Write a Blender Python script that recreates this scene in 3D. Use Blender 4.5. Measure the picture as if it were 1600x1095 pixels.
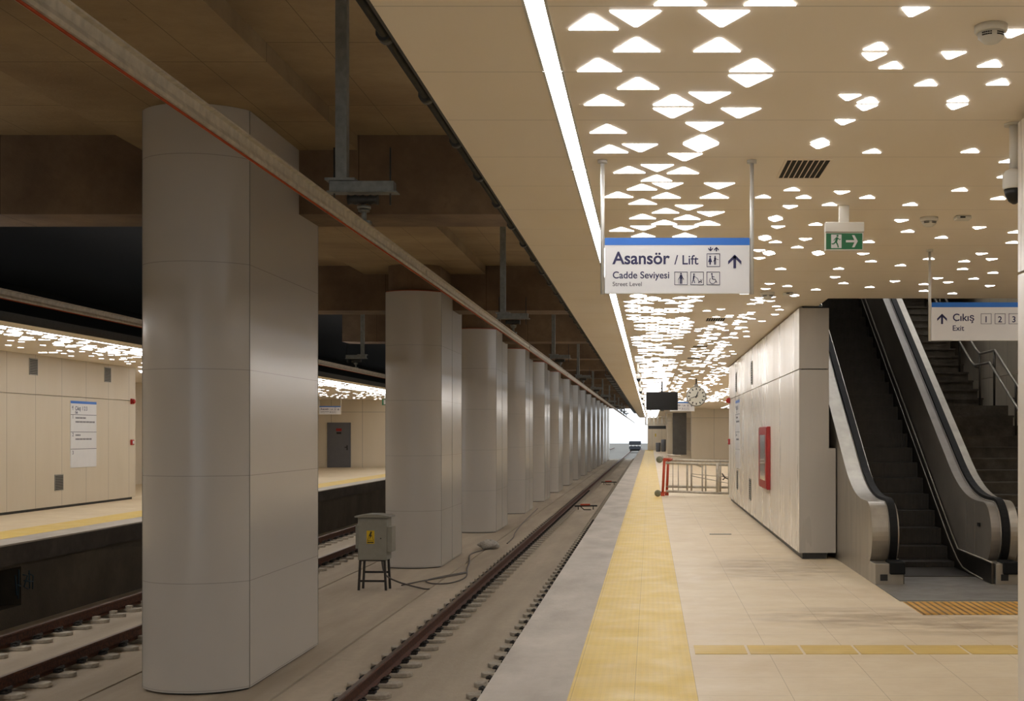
import bpy, math, random
from mathutils import Vector, Matrix
random.seed(7)
sc = bpy.context.scene
for o in list(bpy.data.objects): bpy.data.objects.remove(o)
COL = sc.collection
PI = math.pi
EYE = 1.66      # camera height over the platform; platform floor is z = 0
CEIL = 3.36     # underside of the metal ceiling
BED = -1.34     # concrete track bed
F = 1950.0

# ------------------------------------------------------------------ camera
cd = bpy.data.cameras.new('camera'); cam = bpy.data.objects.new('camera', cd); COL.objects.link(cam)
cam.location = (0, 0, EYE); cam.rotation_euler = (PI/2, 0, 0)
cd.sensor_width = 36; cd.lens = F/1600*36
cd.shift_x = -216/1600; cd.shift_y = 130.5/1600
cd.clip_end = 1000; cd.clip_start = .05
sc.camera = cam
# ------------------------------------------------------------------ world
w = bpy.data.worlds.new('world'); sc.world = w; w.use_nodes = True
bg = w.node_tree.nodes['Background']
bg.inputs[0].default_value = (.86, .93, 1.0, 1); bg.inputs[1].default_value = 0.8
sc.view_settings.view_transform = 'Standard'; sc.view_settings.look = 'None'
sc.view_settings.exposure = 1.31; sc.view_settings.gamma = 1; sc.view_settings.use_curve_mapping = False
LED_STRIP = 6.5; LED_TRI = 4.6; LED_COL = (1.0, .985, .98)

# ------------------------------------------------------------------ materials
def lin(c):
    if isinstance(c, str): c = tuple(int(c[i:i+2], 16)/255 for i in (0, 2, 4))
    return tuple(x/12.92 if x <= .04045 else ((x+.055)/1.055)**2.4 for x in c)
class NT:
    def __init__(s, m):
        m.use_nodes = True; s.t = m.node_tree; s.n = s.t.nodes; s.b = s.n['Principled BSDF']; s.co = None
    def coord(s):
        if s.co is None: s.co = s.n.new('ShaderNodeTexCoord').outputs['Object']
        return s.co
    def math(s, op, a, b=None, c=None, clamp=False):
        n = s.n.new('ShaderNodeMath'); n.operation = op; n.use_clamp = clamp
        for i, v in enumerate((a, b, c)):
            if v is None: continue
            if isinstance(v, (int, float)): n.inputs[i].default_value = v
            else: s.t.links.new(v, n.inputs[i])
        return n.outputs[0]
    def sep(s):
        n = s.n.new('ShaderNodeSeparateXYZ'); s.t.links.new(s.coord(), n.inputs[0]); return n.outputs
    def noise(s, scale, detail=4, stretch=None, rough=.55):
        src = s.coord()
        if stretch:
            mp = s.n.new('ShaderNodeMapping'); mp.inputs['Scale'].default_value = stretch
            s.t.links.new(src, mp.inputs[0]); src = mp.outputs[0]
        n = s.n.new('ShaderNodeTexNoise'); n.inputs['Scale'].default_value = scale; n.inputs['Detail'].default_value = detail
        n.inputs['Roughness'].default_value = rough
        s.t.links.new(src, n.inputs['Vector']); return n.outputs['Fac']
    def ramp(s, f, lo, hi):
        n = s.n.new('ShaderNodeMapRange'); s.t.links.new(f, n.inputs[0]); n.inputs[1].default_value = lo; n.inputs[2].default_value = hi
        return n.outputs[0]
    def mix(s, f, a, b):
        n = s.n.new('ShaderNodeMix'); n.data_type = 'RGBA'
        if isinstance(f, (int, float)): n.inputs[0].default_value = f
        else: s.t.links.new(f, n.inputs[0])
        for k, v in ((6, a), (7, b)):
            if isinstance(v, tuple): n.inputs[k].default_value = (*v, 1)
            else: s.t.links.new(v, n.inputs[k])
        return n.outputs[2]
    def line(s, axis_out, pitch, off, wd):
        v = s.math('DIVIDE', s.math('SUBTRACT', axis_out, off - wd/2), pitch)
        return s.math('LESS_THAN', s.math('FRACT', v), wd/pitch)
    def color(s, c): s.t.links.new(c, s.b.inputs['Base Color'])
    def bump(s, h, st=.3, dist=.01):
        n = s.n.new('ShaderNodeBump'); n.inputs['Strength'].default_value = st; n.inputs['Distance'].default_value = dist
        s.t.links.new(h, n.inputs['Height']); s.t.links.new(n.outputs[0], s.b.inputs['Normal'])
MATS = {}
def mat(name, col, rough=.5, metal=0, noise=0, nscale=5, stretch=None, bump=0, bscale=30, col2=None, spec=.5, coat=0):
    m = bpy.data.materials.new(name); t = NT(m); c = lin(col)
    t.b.inputs['Roughness'].default_value = rough; t.b.inputs['Metallic'].default_value = metal
    t.b.inputs['Specular IOR Level'].default_value = spec; t.b.inputs['Coat Weight'].default_value = coat
    c2 = lin(col2) if col2 else tuple(x*(1-noise) for x in c)
    f = t.ramp(t.noise(nscale, 5, stretch), .35, .68)
    t.color(t.mix(f, c, c2))
    if bump: t.bump(t.noise(bscale, 4, stretch), bump, .02)
    MATS[name] = m; return m
def emit(name, col, st):
    m = bpy.data.materials.new(name); t = NT(m)
    t.b.inputs['Base Color'].default_value = (.8, .8, .8, 1)
    t.b.inputs['Emission Color'].default_value = (*col, 1); t.b.inputs['Emission Strength'].default_value = st
    MATS[name] = m; return m

mat('steel', 'a39c90', .38, .7, .2, 6, (1, 1, .15))
mat('dark_steel', '5f5a54', .38, 1, .2, 4)
mat('panel_steel', '857e74', .42, .35, .25, 2)
mat('galvanised', '8a8c88', .5, .6, .25, 14)
mat('dark_pipe', '3a3a38', .5, .2, .3, 12)
mat('pole_white', 'cfcdc8', .35, .3, .06)
mat('rubber', '0e0e0e', .7, 0, .2, 5, None, 0, 30, None, .25)
mat('black_plastic', '141414', .45)
mat('white_plastic', 'd8d4ca', .45, 0, .05)
mat('sign_white', 'd9d8d8', .35, 0, .03)
mat('sign_blue', '1468c4', .35, 0, .04)
mat('sign_ink', '22204e', .5)
mat('sign_ink_grey', '55535a', .5)
mat('exit_green', '1f6b45', .4)
mat('rail_rust', '5c341e', .75, .2, .5, 25, None, .2, 60, '30190f')
mat('rail_top', '6e5848', .42, .6, .4, 14, (1, .1, 1))
mat('copper', 'a8492a', .45, .6, .2, 10)
mat('clip_iron', '3c3834', .7, .4, .3, 40)
mat('block', 'b0a696', .9, 0, .25, 20, None, .3, 60)
mat('red_paint', 'a01c14', .35, 0, .15, 8)
mat('orange_paint', 'c5431c', .45, 0, .25, 20)
mat('cabinet_grey', '8f8c80', .45, .1, .12, 8)
mat('leg_iron', '35312c', .6, .3, .3, 30)
mat('yellow_label', 'd8b414', .5)
mat('cable', '57504a', .6)
mat('sack', 'b8b2a8', .8, 0, .35, 25, None, .5, 40)
mat('door_grey', '66666a', .5, 0, .08, 4)
mat('grille', '8a8880', .5, .4, .1)
mat('vent_black', '1c1814', .8)
mat('screen', '14110d', .35, 0, 0, 5, None, 0, 30, None, .25)
mat('glass_dark', '9a8f88', .08, 0, .5, 9, None, 0, 30, '3b2c2a')
mat('clock_face', 'd8d6ca', .4)
mat('graffiti', '12303c', .7)
mat('aluminium', 'c8bead', .5, .2, .3, 14)
mat('shaft', '6e6a64', .7, 0, .2, 2)
mat('void', '0c0b0a', .95)  # darkness of the unlit space put into the colour
mat('wheel', '8c8a70', .6, 0, .3, 20)
mat('ground', '6a655c', .9, 0, .3, 1)
mat('wagon', '303238', .6, .2, .3, 4)
mat('red_lamp', 'c0162a', .4)
emit('led_strip', LED_COL, LED_STRIP)
emit('led_tri', LED_COL, LED_TRI)
emit('led_hall_fill', LED_COL, 17)

def concrete(name, a, b, sc1=.5, stretch=None, planks=None, stain=None):
    m = bpy.data.materials.new(name); t = NT(m); t.b.inputs['Roughness'].default_value = .85
    t.b.inputs['Specular IOR Level'].default_value = .3
    f = t.ramp(t.noise(sc1, 6, stretch, .6), .3, .7)
    g = t.ramp(t.noise(6, 5, None, .65), .3, .75)
    c = t.mix(f, lin(a), lin(b)); c = t.mix(t.math('MULTIPLY', g, .35), c, lin(b))
    h = t.ramp(t.noise(2.2, 8, (1, 1, 1), .75), .64, .74)
    c = t.mix(t.math('MULTIPLY', h, .5), c, tuple(x*.35 for x in lin(b)))
    if planks:
        s = t.sep(); l = None
        for ax, p, off, wd in planks:
            q = t.line(s[ax], p, off, wd); l = q if l is None else t.math('MAXIMUM', l, q)
        c = t.mix(t.math('MULTIPLY', l, .7), c, tuple(x*.3 for x in lin(b)))
    t.color(c); t.bump(t.noise(22, 6), .25, .02); MATS[name] = m
concrete('soffit', 'a8926e', '80694c', .35, (1, 1.6, 1), [(1, 2.44, .55, .014), (0, 1.22, .3, .008)])
concrete('beam_concrete', '8a735a', '5c4a3a', .8, None, [(0, 2.4, .9, .012)])
concrete('track_bed', 'bcae9a', '978a78', .35, (3, .35, 1))
concrete('edge_slab', 'beb6ab', '9e968c', .9, (2, .8, 1))
concrete('platform_side', '5a5246', '3a342c', .7)
concrete('fascia', '4e4944', '34302c', 1.5)
concrete('stair_stone', '6d655a', '4c463e', 3)

def tile_floor(name, base, dark, lines, bumps=None, gloss=.35, dirt=.35, linecol=.45, stains=()):
    m = bpy.data.materials.new(name); t = NT(m); s = t.sep()
    t.b.inputs['Roughness'].default_value = gloss
    f = t.ramp(t.noise(.55, 6, (1, 1.6, 1), .6), .35, .72)
    g = t.ramp(t.noise(9, 6, (1, 3, 1), .7), .45, .8)
    c = t.mix(t.math('MULTIPLY', f, dirt), lin(base), lin(dark)); c = t.mix(t.math('MULTIPLY', g, dirt*.7), c, lin(dark))
    l = None
    for ax, p, off, wd in lines:
        q = t.line(s[ax], p, off, wd); l = q if l is None else t.math('MAXIMUM', l, q)
    c = t.mix(t.math('MULTIPLY', l, linecol), c, tuple(x*.35 for x in lin(dark)))
    if bumps:
        hh = None
        for ax, p, off, wd in bumps:
            q = t.line(s[ax], p, off, wd); hh = q if hh is None else t.math('MULTIPLY', hh, q)
        c = t.mix(t.math('MULTIPLY', hh, .3), c, tuple(min(1, x*1.2) for x in lin(base)))
        t.bump(hh, .6, .005)
    for sx_, sy_, rx_, ry_ in stains:      # dirt trodden into the floor at one place
        d = t.math('ADD', t.math('POWER', t.math('DIVIDE', t.math('ABSOLUTE', t.math('SUBTRACT', s[0], sx_)), rx_), 2), t.math('POWER', t.math('DIVIDE', t.math('ABSOLUTE', t.math('SUBTRACT', s[1], sy_)), ry_), 2))
        k_ = t.math('MULTIPLY', t.ramp(d, 1.0, 0.0), t.ramp(t.noise(1.6, 6, (1, 2.5, 1), .65), .38, .62))
        c = t.mix(t.math('MULTIPLY', k_, .6), c, lin('6b5238'))
    t.color(c)
    r = t.ramp(t.noise(3, 5), .3, .7)
    t.t.links.new(t.math('ADD', t.math('MULTIPLY', r, .25), gloss-.05), t.b.inputs['Roughness'])
    MATS[name] = m
tile_floor('platform_tile', 'd0c0a2', 'a98d6c', [(0, .6, .30, .005), (1, .6, .12, .005)], None, .5, .35, .45, ((3.4, 10.75, 1.7, .7), (2.0, 11.3, 1.3, .8), (1.6, 15.5, .9, 1.8)))
tile_floor('tactile', 'd0b258', 'b0935a', [(0, .4, .30, .006), (1, .4, .2, .004)], [(0, .05, .3, .026), (1, .05, .2, .026)], .5, .3)
tile_floor('tactile_bar', 'd0b05c', 'a88c54', [(1, .09, 9.41, .03)], None, .5, .5, .12)
tile_floor('brass_tactile', 'd09a34', '6e5230', [(0, .07, .0, .025)], [(0, .07, .035, .03)], .35, .6, .75)
tile_floor('floor_plate', '77736c', '5c5852', [(0, .02, 0, .006)], None, .4, .4, .3)

def panel_mat(name, base, dark, lines, rough=.4, amt=.2, stretch=(1, 1, .25), metal=0, lc=.55, rv=.2):
    m = bpy.data.materials.new(name); t = NT(m); s = t.sep()
    f = t.ramp(t.noise(1.4, 5, stretch), .35, .75)
    c = t.mix(t.math('MULTIPLY', f, amt), lin(base), lin(dark))
    l = None
    for ax, p, off, wd in lines:
        q = t.line(s[ax], p, off, wd); l = q if l is None else t.math('MAXIMUM', l, q)
    if l is not None: c = t.mix(t.math('MULTIPLY', l, lc), c, (.02, .018, .015))
    t.color(c); t.b.inputs['Metallic'].default_value = metal
    t.t.links.new(t.math('ADD', t.math('MULTIPLY', f, rv), rough), t.b.inputs['Roughness'])
    MATS[name] = m
panel_mat('ceiling_metal', 'f1e6d6', 'e4d6c2', [(1, .9, 4.96, .006)], .45, .3, (1, .4, 1), 0, .45)
panel_mat('wall_panel', 'e2dacd', 'bdb3a5', [(1, 1.18, 16.55, .012)], .22, .6, (1, 1.6, .12), .0, .4)
panel_mat('wall_panel_far', 'c9bca6', 'b5a78f', [(1, 1.2, 25.6, .014)], .4, .25)
panel_mat('wall_panel_x', 'dccfb8', 'c9bb9f', [(0, 1.55, 2.75, .02), (2, 2.9, 2.75, .02)], .4, .25)
panel_mat('column_clad', 'bdb7ae', 'b5afa6', [(2, 1.235, -.06-BED, .008)], .22, .3, (.6, .6, .2), 0, .35, .04)

# ------------------------------------------------------------------ mesh helpers
class MB:
    def __init__(s): s.v = []; s.f = []; s.mi = []; s.sm = []; s.cur = 0
    def add(s, vs, fs, smooth=False):
        b = len(s.v); s.v += [tuple(v) for v in vs]
        for f in fs: s.f.append(tuple(i+b for i in f)); s.mi.append(s.cur); s.sm.append(smooth)
        return s
    def box(s, x0, x1, y0, y1, z0, z1):
        vs = [(x, y, z) for z in (z0, z1) for y in (y0, y1) for x in (x0, x1)]
        return s.add(vs, [(0, 2, 3, 1), (4, 5, 7, 6), (0, 1, 5, 4), (2, 6, 7, 3), (0, 4, 6, 2), (1, 3, 7, 5)])
    def prism(s, pts, a0, a1, axis=0, smooth=False):
        # pts: 2D outline in the two other axes, extruded along axis
        def P(p, a):
            if axis == 0: return (a, p[0], p[1])
            if axis == 1: return (p[0], a, p[1])
            return (p[0], p[1], a)
        n = len(pts); b = len(s.v)
        s.v += [P(p, a0) for p in pts] + [P(p, a1) for p in pts]
        s.f.append(tuple(range(b, b+n))[::-1]); s.mi.append(s.cur); s.sm.append(False)
        s.f.append(tuple(range(b+n, b+2*n))); s.mi.append(s.cur); s.sm.append(False)
        for i in range(n):
            j = (i+1) % n
            s.f.append((b+i, b+j, b+n+j, b+n+i)); s.mi.append(s.cur); s.sm.append(smooth)
        return s
    def cyl(s, p0, p1, r, n=12, r1=None, smooth=True):
        return s.tube([p0, p1], r, n, r1=r1, smooth=smooth)
    def tube(s, pts, r, n=8, cap=True, r1=None, smooth=True):
        pts = [Vector(p) for p in pts]; b = len(s.v); up = None
        for i, p in enumerate(pts):
            d = (pts[min(i+1, len(pts)-1)] - pts[max(i-1, 0)])
            d = d.normalized() if d.length > 1e-9 else Vector((0, 0, 1))
            if up is None: up = d.orthogonal().normalized()
            else:
                up = up - d*up.dot(d); up = up.normalized() if up.length > 1e-6 else d.orthogonal().normalized()
            q = d.cross(up); rr = r if r1 is None else r+(r1-r)*i/(len(pts)-1)
            for k in range(n):
                a = 2*PI*k/n; s.v.append(tuple(p + (up*math.cos(a)+q*math.sin(a))*rr))
        for i in range(len(pts)-1):
            for k in range(n):
                l = (k+1) % n
                s.f.append((b+i*n+k, b+i*n+l, b+(i+1)*n+l, b+(i+1)*n+k)); s.mi.append(s.cur); s.sm.append(smooth)
        if cap:
            s.f.append(tuple(b+k for k in range(n))[::-1]); s.mi.append(s.cur); s.sm.append(False)
            e = b+(len(pts)-1)*n; s.f.append(tuple(e+k for k in range(n))); s.mi.append(s.cur); s.sm.append(False)
        return s
    def lathe(s, c, prof, n=24, axis=2):
        b = len(s.v)
        for r, h in prof:
            for k in range(n):
                a = 2*PI*k/n; u, v = r*math.cos(a), r*math.sin(a)
                if axis == 2: s.v.append((c[0]+u, c[1]+v, c[2]+h))
                elif axis == 1: s.v.append((c[0]+u, c[1]+h, c[2]+v))
                else: s.v.append((c[0]+h, c[1]+u, c[2]+v))
        for i in range(len(prof)-1):
            for k in range(n):
                l = (k+1) % n; s.f.append((b+i*n+k, b+i*n+l, b+(i+1)*n+l, b+(i+1)*n+k)); s.mi.append(s.cur); s.sm.append(True)
        s.f.append(tuple(b+k for k in range(n))); s.mi.append(s.cur); s.sm.append(False)
        e = b+(len(prof)-1)*n; s.f.append(tuple(e+k for k in range(n))); s.mi.append(s.cur); s.sm.append(False)
        return s
    def mesh(s, name, m):
        me = bpy.data.meshes.new(name); me.from_pydata(s.v, [], s.f)
        for x in (m if isinstance(m, (list, tuple)) else [m]): me.materials.append(MATS[x])
        for p, i, sm in zip(me.polygons, s.mi, s.sm): p.material_index = i; p.use_smooth = sm
        import bmesh
        bm = bmesh.new(); bm.from_mesh(me); bmesh.ops.recalc_face_normals(bm, faces=bm.faces); bm.to_mesh(me); bm.free()
        return me
    def obj(s, name, m, parent=None, bevel=0, seg=2):
        o = bpy.data.objects.new(name, s.mesh(name, m)); COL.objects.link(o)
        if parent: o.parent = parent
        if bevel:
            b = o.modifiers.new('bevel', 'BEVEL'); b.width = bevel; b.segments = seg; b.limit_method = 'ANGLE'; b.angle_limit = .6
        return o
def tag(o, label=None, cat=None, group=None, kind=None):
    if label: o['label'] = label
    if cat: o['category'] = cat
    if group: o['group'] = group
    if kind: o['kind'] = kind
    return o
def empty(name, loc, label, cat, group=None, rz=0):
    o = bpy.data.objects.new(name, None); COL.objects.link(o); o.location = loc; o.rotation_euler = (0, 0, rz)
    o.empty_display_size = .1
    return tag(o, label, cat, group)
def struct(name, mb, m, bevel=0):
    return tag(mb.obj(name, m, None, bevel), kind='structure')
def dup(root, loc, label=None, group=None, rz=None):
    r = root.copy(); COL.objects.link(r); r.location = loc
    if rz is not None: r.rotation_euler = (0, 0, rz)
    if label: r['label'] = label
    if group: r['group'] = group
    for ch in [c for c in bpy.data.objects if c.parent == root]:
        c = ch.copy(); COL.objects.link(c); c.parent = r
        for g in [d for d in bpy.data.objects if d.parent == ch]:
            e = g.copy(); COL.objects.link(e); e.parent = c
    return r
def text(name, s, size, loc, m, parent, rot=(PI/2, 0, 0), bold=0, sx=1.0, ext=.0008, align='LEFT'):
    cu = bpy.data.curves.new(name, 'FONT'); cu.body = s; cu.size = size; cu.extrude = ext; cu.offset = bold; cu.align_x = align
    o = bpy.data.objects.new(name+'_tmp', cu); COL.objects.link(o)
    bpy.context.view_layer.update()
    me = bpy.data.meshes.new_from_object(o.evaluated_get(bpy.context.evaluated_depsgraph_get()))
    bpy.data.objects.remove(o); bpy.data.curves.remove(cu)
    me.materials.clear(); me.materials.append(MATS[m])
    q = bpy.data.objects.new(name, me); COL.objects.link(q); q.location = loc; q.rotation_euler = rot; q.scale = (sx, 1, 1)
    q.parent = parent; return q
ORD = ['nearest', 'second', 'third', 'fourth', 'fifth', 'sixth', 'seventh', 'eighth', 'ninth', 'tenth', 'eleventh', 'twelfth',
       'thirteenth', 'fourteenth', 'fifteenth', 'sixteenth', 'seventeenth', 'eighteenth', 'nineteenth', 'twentieth']

# ================================================================== SETTING
Y0, Y1 = -22, 130
# platform floors: each one slab; strips on top are thin separate coverings
struct('floor', MB().box(.30, 9, Y0, Y1, -.30, 0), 'platform_tile')
struct('floor_edge_strip', MB().box(-1.08, -.52, Y0, Y1, -.30, 0), 'edge_slab')
struct('floor_tactile_strip', MB().box(-.52, .30, Y0, Y1, -.30, .002), 'tactile')
mb = MB(); tb = MB()
x = .34
while x < 6.6:
    tb.box(x, x+.395, 9.41, 9.80, -.01, .003); x += .418
tag(tb.obj('floor_tactile_crossing', 'tactile_bar'), kind='structure')
struct('wall_platform_side', MB().box(-.75, -.60, Y0, Y1, BED-.05, -.30), 'platform_side')
struct('floor_far_platform', MB().box(-17, -11.05, Y0, 62.3, -.30, 0), 'platform_tile')
struct('floor_far_tactile_strip', MB().box(-11.05, -10.22, Y0, Y1, -.30, .002), 'tactile')
struct('floor_far_edge_strip', MB().box(-10.22, -9.66, Y0, Y1, -.025, 0), 'edge_slab')
# far platform side wall: fascia and recessed wall with a dark refuge niche
m = MB().box(-10.22, -9.668, Y0, Y1, -.30, -.025).box(-10.22, -9.70, Y0, Y1, -.335, -.30)
struct('trim_1', m, 'fascia')
m = MB()
NZ = ((15.0, 19.64), (31.5, 33.4))
for a, b in ((Y0, 15.0), (19.64, 31.5), (33.4, Y1)): m.box(-10.2, -9.90, a, b, BED-.05, -.335)
for a, b in NZ:
    m.box(-10.2, -9.90, a, b, BED-.05, -1.03); m.box(-10.2, -9.90, a, b, -.42, -.335); m.box(-11.2, -11.0, a, b, BED-.05, -.32)
    m.box(-11.2, -10.2, a-.1, a, BED-.05, -.32); m.box(-11.2, -10.2, b, b+.1, BED-.05, -.32)
struct('wall_far_platform_side', m, 'platform_side')
# track bed with the two slightly raised slabs
m = MB().box(-11.2, -.6, Y0, 150, BED-.2, BED-.035)
m.box(-4.26, -.75, Y0, 150, BED-.035, BED); m.box(-10.1, -6.44, Y0, 150, BED-.035, BED)
m.box(-6.40, -4.30, Y0, 150, BED-.035, BED)
struct('floor_track_bed', m, 'track_bed')
struct('floor_outside_ground', MB().box(-60, 60, 150, 420, BED-.4, BED-.1), 'ground')
struct('floor_outside_near_ground', MB().box(-60, 60, -90, Y0, BED-.4, BED-.1), 'ground')

# concrete roof over the tracks
m = MB().box(-9.8, 2.1, Y0, 150, 5.66, 5.95).box(2.1, 9, Y0, 15.5, 5.66, 5.95).box(2.1, 9, 30.3, 150, 5.66, 5.95)
m.prism([(-6.95, 5.66), (-6.80, 5.46), (-3.92, 5.46), (-3.92, 5.66)], Y0, 150, 1)
struct('ceiling_concrete_slab', m, 'soffit')
colY = [14.65, 28.1, 38.1, 47.0] + [55.5+8.6*i for i in range(11)]
bY = [3.2, -9.0, 16.7] + [c+1.6 for c in colY[1:]]
for y in bY:
    struct('ceiling_beam', MB().box(-9.8, 2.1, y, y+1.0, 4.60, 5.66), 'beam_concrete')
# void above the far suspended ceiling, its lack of light painted as near-black
struct('wall_far_void', MB().box(-17.2, -17, Y0, 150, 3.6, 6), 'void')
struct('ceiling_far_void', MB().box(-17, -9.8, Y0, 150, 5.66, 5.95), 'void')
struct('wall_void_back', MB().box(-17, -9.8, 150, 150.2, 3.5, 5.95), 'void')
# ceilings
struct('ceiling', MB().box(-1.10, -.505, Y0, Y1, CEIL, CEIL+.05), 'ceiling_metal')
m = MB().box(-.405, 2.23, Y0, Y1, CEIL, CEIL+.05)
m.box(2.23, 9, Y0, 15.65, CEIL, CEIL+.05); m.box(2.23, 9, 30.5, Y1, CEIL, CEIL+.05)
struct('ceiling_perforated', m, 'ceiling_metal')
m = MB().box(-1.115, -1.10, Y0, Y1, CEIL+.0, CEIL+.09)
struct('trim_2', m, 'dark_pipe')
struct('ceiling_far', MB().box(-17, -10.22, Y0, Y1, CEIL, CEIL+.05).box(-10.12, -9.62, Y0, Y1, CEIL, CEIL+.05), 'ceiling_metal')
struct('trim_3', MB().box(-9.62, -9.58, Y0, Y1, CEIL-.02, CEIL+.12), 'dark_pipe')

# right wall block (near part beyond the lens edge and the block beside the escalator)
WX = 1.974
def wall_block(name, y0, y1, x1):
    m = MB(); zb = .085
    m.box(WX, x1, y0, y1, zb, 2.513); m.box(WX, x1, y0, y1, 2.527, CEIL-.03)
    m.cur = 1; m.box(WX+.05, x1-.02, y0+.06, y1-.06, 0, CEIL)
    return struct(name, m, ['wall_panel', 'dark_pipe'])
wall_block('wall_right', 16.55, 31.3, 2.37)
wall_block('wall_right_near', Y0, 6.7, 2.30)
struct('wall_hall_near', MB().box(2.3, 9, 4.5, 4.7, 0, CEIL), 'wall_panel_x')
struct('wall_hall_right', MB().box(6.62, 6.8, 4.7, 30, 0, 2.75).box(6.64, 6.8, 4.7, 30, 2.765, 9), 'wall_panel_far')
struct('wall_shaft_back', MB().box(2.2, 6.8, 30, 30.3, 0, 9), 'shaft')
struct('wall_shaft_left', MB().box(2.1, 2.25, 15.65, 30, CEIL+.05, 9), 'shaft')
struct('wall_shaft_front', MB().box(2.25, 6.8, 15.5, 15.65, CEIL+.05, 9), 'shaft')
struct('ceiling_shaft', MB().box(2.1, 6.8, 15.5, 30.3, 9, 9.2), 'shaft')
struct('floor_upper_landing', MB().box(2.37, 6.62, 25.2, 30, 4.9, 5.4), 'stair_stone')
# wall filler beside escalator
struct('trim_4', MB().box(2.37, 2.46, 16.55, 17.2, .085, 1.47), 'wall_panel')
struct('trim_5', MB().box(2.372, 2.455, 17.2, 31.2, .0, CEIL), 'shaft')

# far right walls
struct('wall_far_right_1', MB().box(2.75, 9, 84, 84.4, 0, CEIL), 'wall_panel_x')
struct('wall_far_right_2', MB().box(1.80, 2.9, 100, 100.3, 0, CEIL), 'shaft')
struct('wall_far_right_3', MB().box(1.42, 1.80, 104, 104.6, 0, CEIL), 'wall_panel_x')
struct('wall_end', MB().box(-.27, 9, Y1, Y1+.3, -.3, 5.66), 'wall_panel_x')
struct('wall_far_side', MB().box(8.8, 9, 30.3, Y1, 0, CEIL), 'wall_panel_far')
# left walls
m = MB().box(-13.4, -13.2, Y0, 32, .06, 2.50); m.box(-13.4, -13.2, Y0, 32, 2.515, CEIL)
m.cur = 1; m.box(-13.38, -13.25, Y0, 31.9, 0, .06)
struct('wall_left', m, ['wall_panel_far', 'dark_pipe'])
struct('wall_left_far_end', MB().box(-17, -9.9, 62, 62.3, .1, CEIL).box(-17, -9.9, 62.04, 62.3, 0, .1), 'wall_panel_x')
struct('wall_left_outer', MB().box(-17.2, -17, 32, 62, 0, CEIL), 'wall_panel_far')

# ================================================================== COLUMNS
def column_outline(hw, y0, y1, sag, n=14):
    R = (hw*hw+sag*sag)/(2*sag); a = math.asin(hw/R); pts = []
    for i in range(n+1):
        t = -a+2*a*i/n; pts.append((R*math.sin(t), y0+sag-(R*math.cos(t)-(R-sag))))
    for i in range(n+1):
        t = a-2*a*i/n; pts.append((R*math.sin(t), y1+(R*math.cos(t)-(R-sag))))
    return pts
def make_column(y, top, length=3.0, seam=True):
    L = length; sag = .34
    root = empty('clad_column', (-5.33, y, BED), '', 'column')
    pts = column_outline(.63, -sag, L, sag)
    zt = top - BED
    n = len(pts); m = MB(); b = 0
    # smooth curved ends, flat sides
    m.prism([(p[0], p[1]) for p in pts], .025, zt, 2, True)
    o = m.obj('cladding', 'column_clad', root)
    for p in o.data.polygons:
        if abs(p.normal.x) > .999 or abs(p.normal.z) > .9: p.use_smooth = False
    es = o.modifiers.new('split', 'EDGE_SPLIT'); es.split_angle = math.radians(28)
    m = MB()
    for x in ((-.632, .632) if seam else ()): m.box(x-.003, x+.003, L*.5-.006, L*.5+.006, .03, zt-.01)
    for x in (-.628, .628):
        for yy in (0, L): m.box(x-.005, x+.005, yy-.005, yy+.005, .03, zt-.005)
    m.obj('panel_seam', 'grille', root)
    MB().prism([(p[0]*.95, p[1]*.96+.05) for p in pts], 0, .03, 2).obj('base_plinth', 'dark_pipe', root)
    if zt < 6.5:
        MB().prism([(p[0]*.93, p[1]*.93+.1) for p in pts], zt-.01, 5.46-BED-.002, 2).obj('bare_concrete_head', 'beam_concrete', root)
        MB().prism([(p[0]*.99, p[1]*.99+.02) for p in pts], zt-.02, zt+.02, 2).obj('top_rim', 'copper', root)
    return root
c1 = make_column(14.65, 5.455, 3.0, False)
c1['label'] = 'nearest white clad column, the widest one, standing full height on the track bed'
c2 = make_column(28.1, 4.85)
c2['label'] = 'second white clad column behind the grey electrical cabinet, bare concrete showing at its top'
c1['group'] = c2['group'] = 'white clad columns between the two tracks'
for i, y in enumerate(colY[2:]):
    q = dup(c2, (-5.33, y, BED), '%s white clad column counted from the camera, in the row between tracks' % ORD[i+2])

# ================================================================== CEILING LIGHTS
def strip(name, x0, x1, y0, y1, label):
    r = empty(name, ((x0+x1)/2, y0, CEIL), label, 'ceiling light', 'linear lights recessed along the platform ceilings')
    hw = (x1-x0)/2; L = y1-y0
    MB().box(-hw+.016, hw-.016, .004, L-.004, -.002, .03).obj('diffuser', 'led_strip', r)
    MB().box(-hw, -hw+.012, 0, L, -.008, .05).box(hw-.012, hw, 0, L, -.008, .05).obj('frame', 'pole_white', r)
    return r
ys = [-20, -10.4, 5.83-2.2, 5.83, 8.0, 13.0, 20, 29.5, 42, 60, 84, 130]
for i in range(len(ys)-1):
    k = max(0, i-2)
    strip('linear_light', -.505, -.405, ys[i], ys[i+1]-.01,
          ('recessed linear light section passing overhead behind the camera' if i < 2 else
           '%s section, counted from the camera, of the long bright linear light' % ORD[k]))
strip('linear_light', -10.22, -10.12, -20, 130, 'long bright linear light in the ceiling edge of the far platform')

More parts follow.
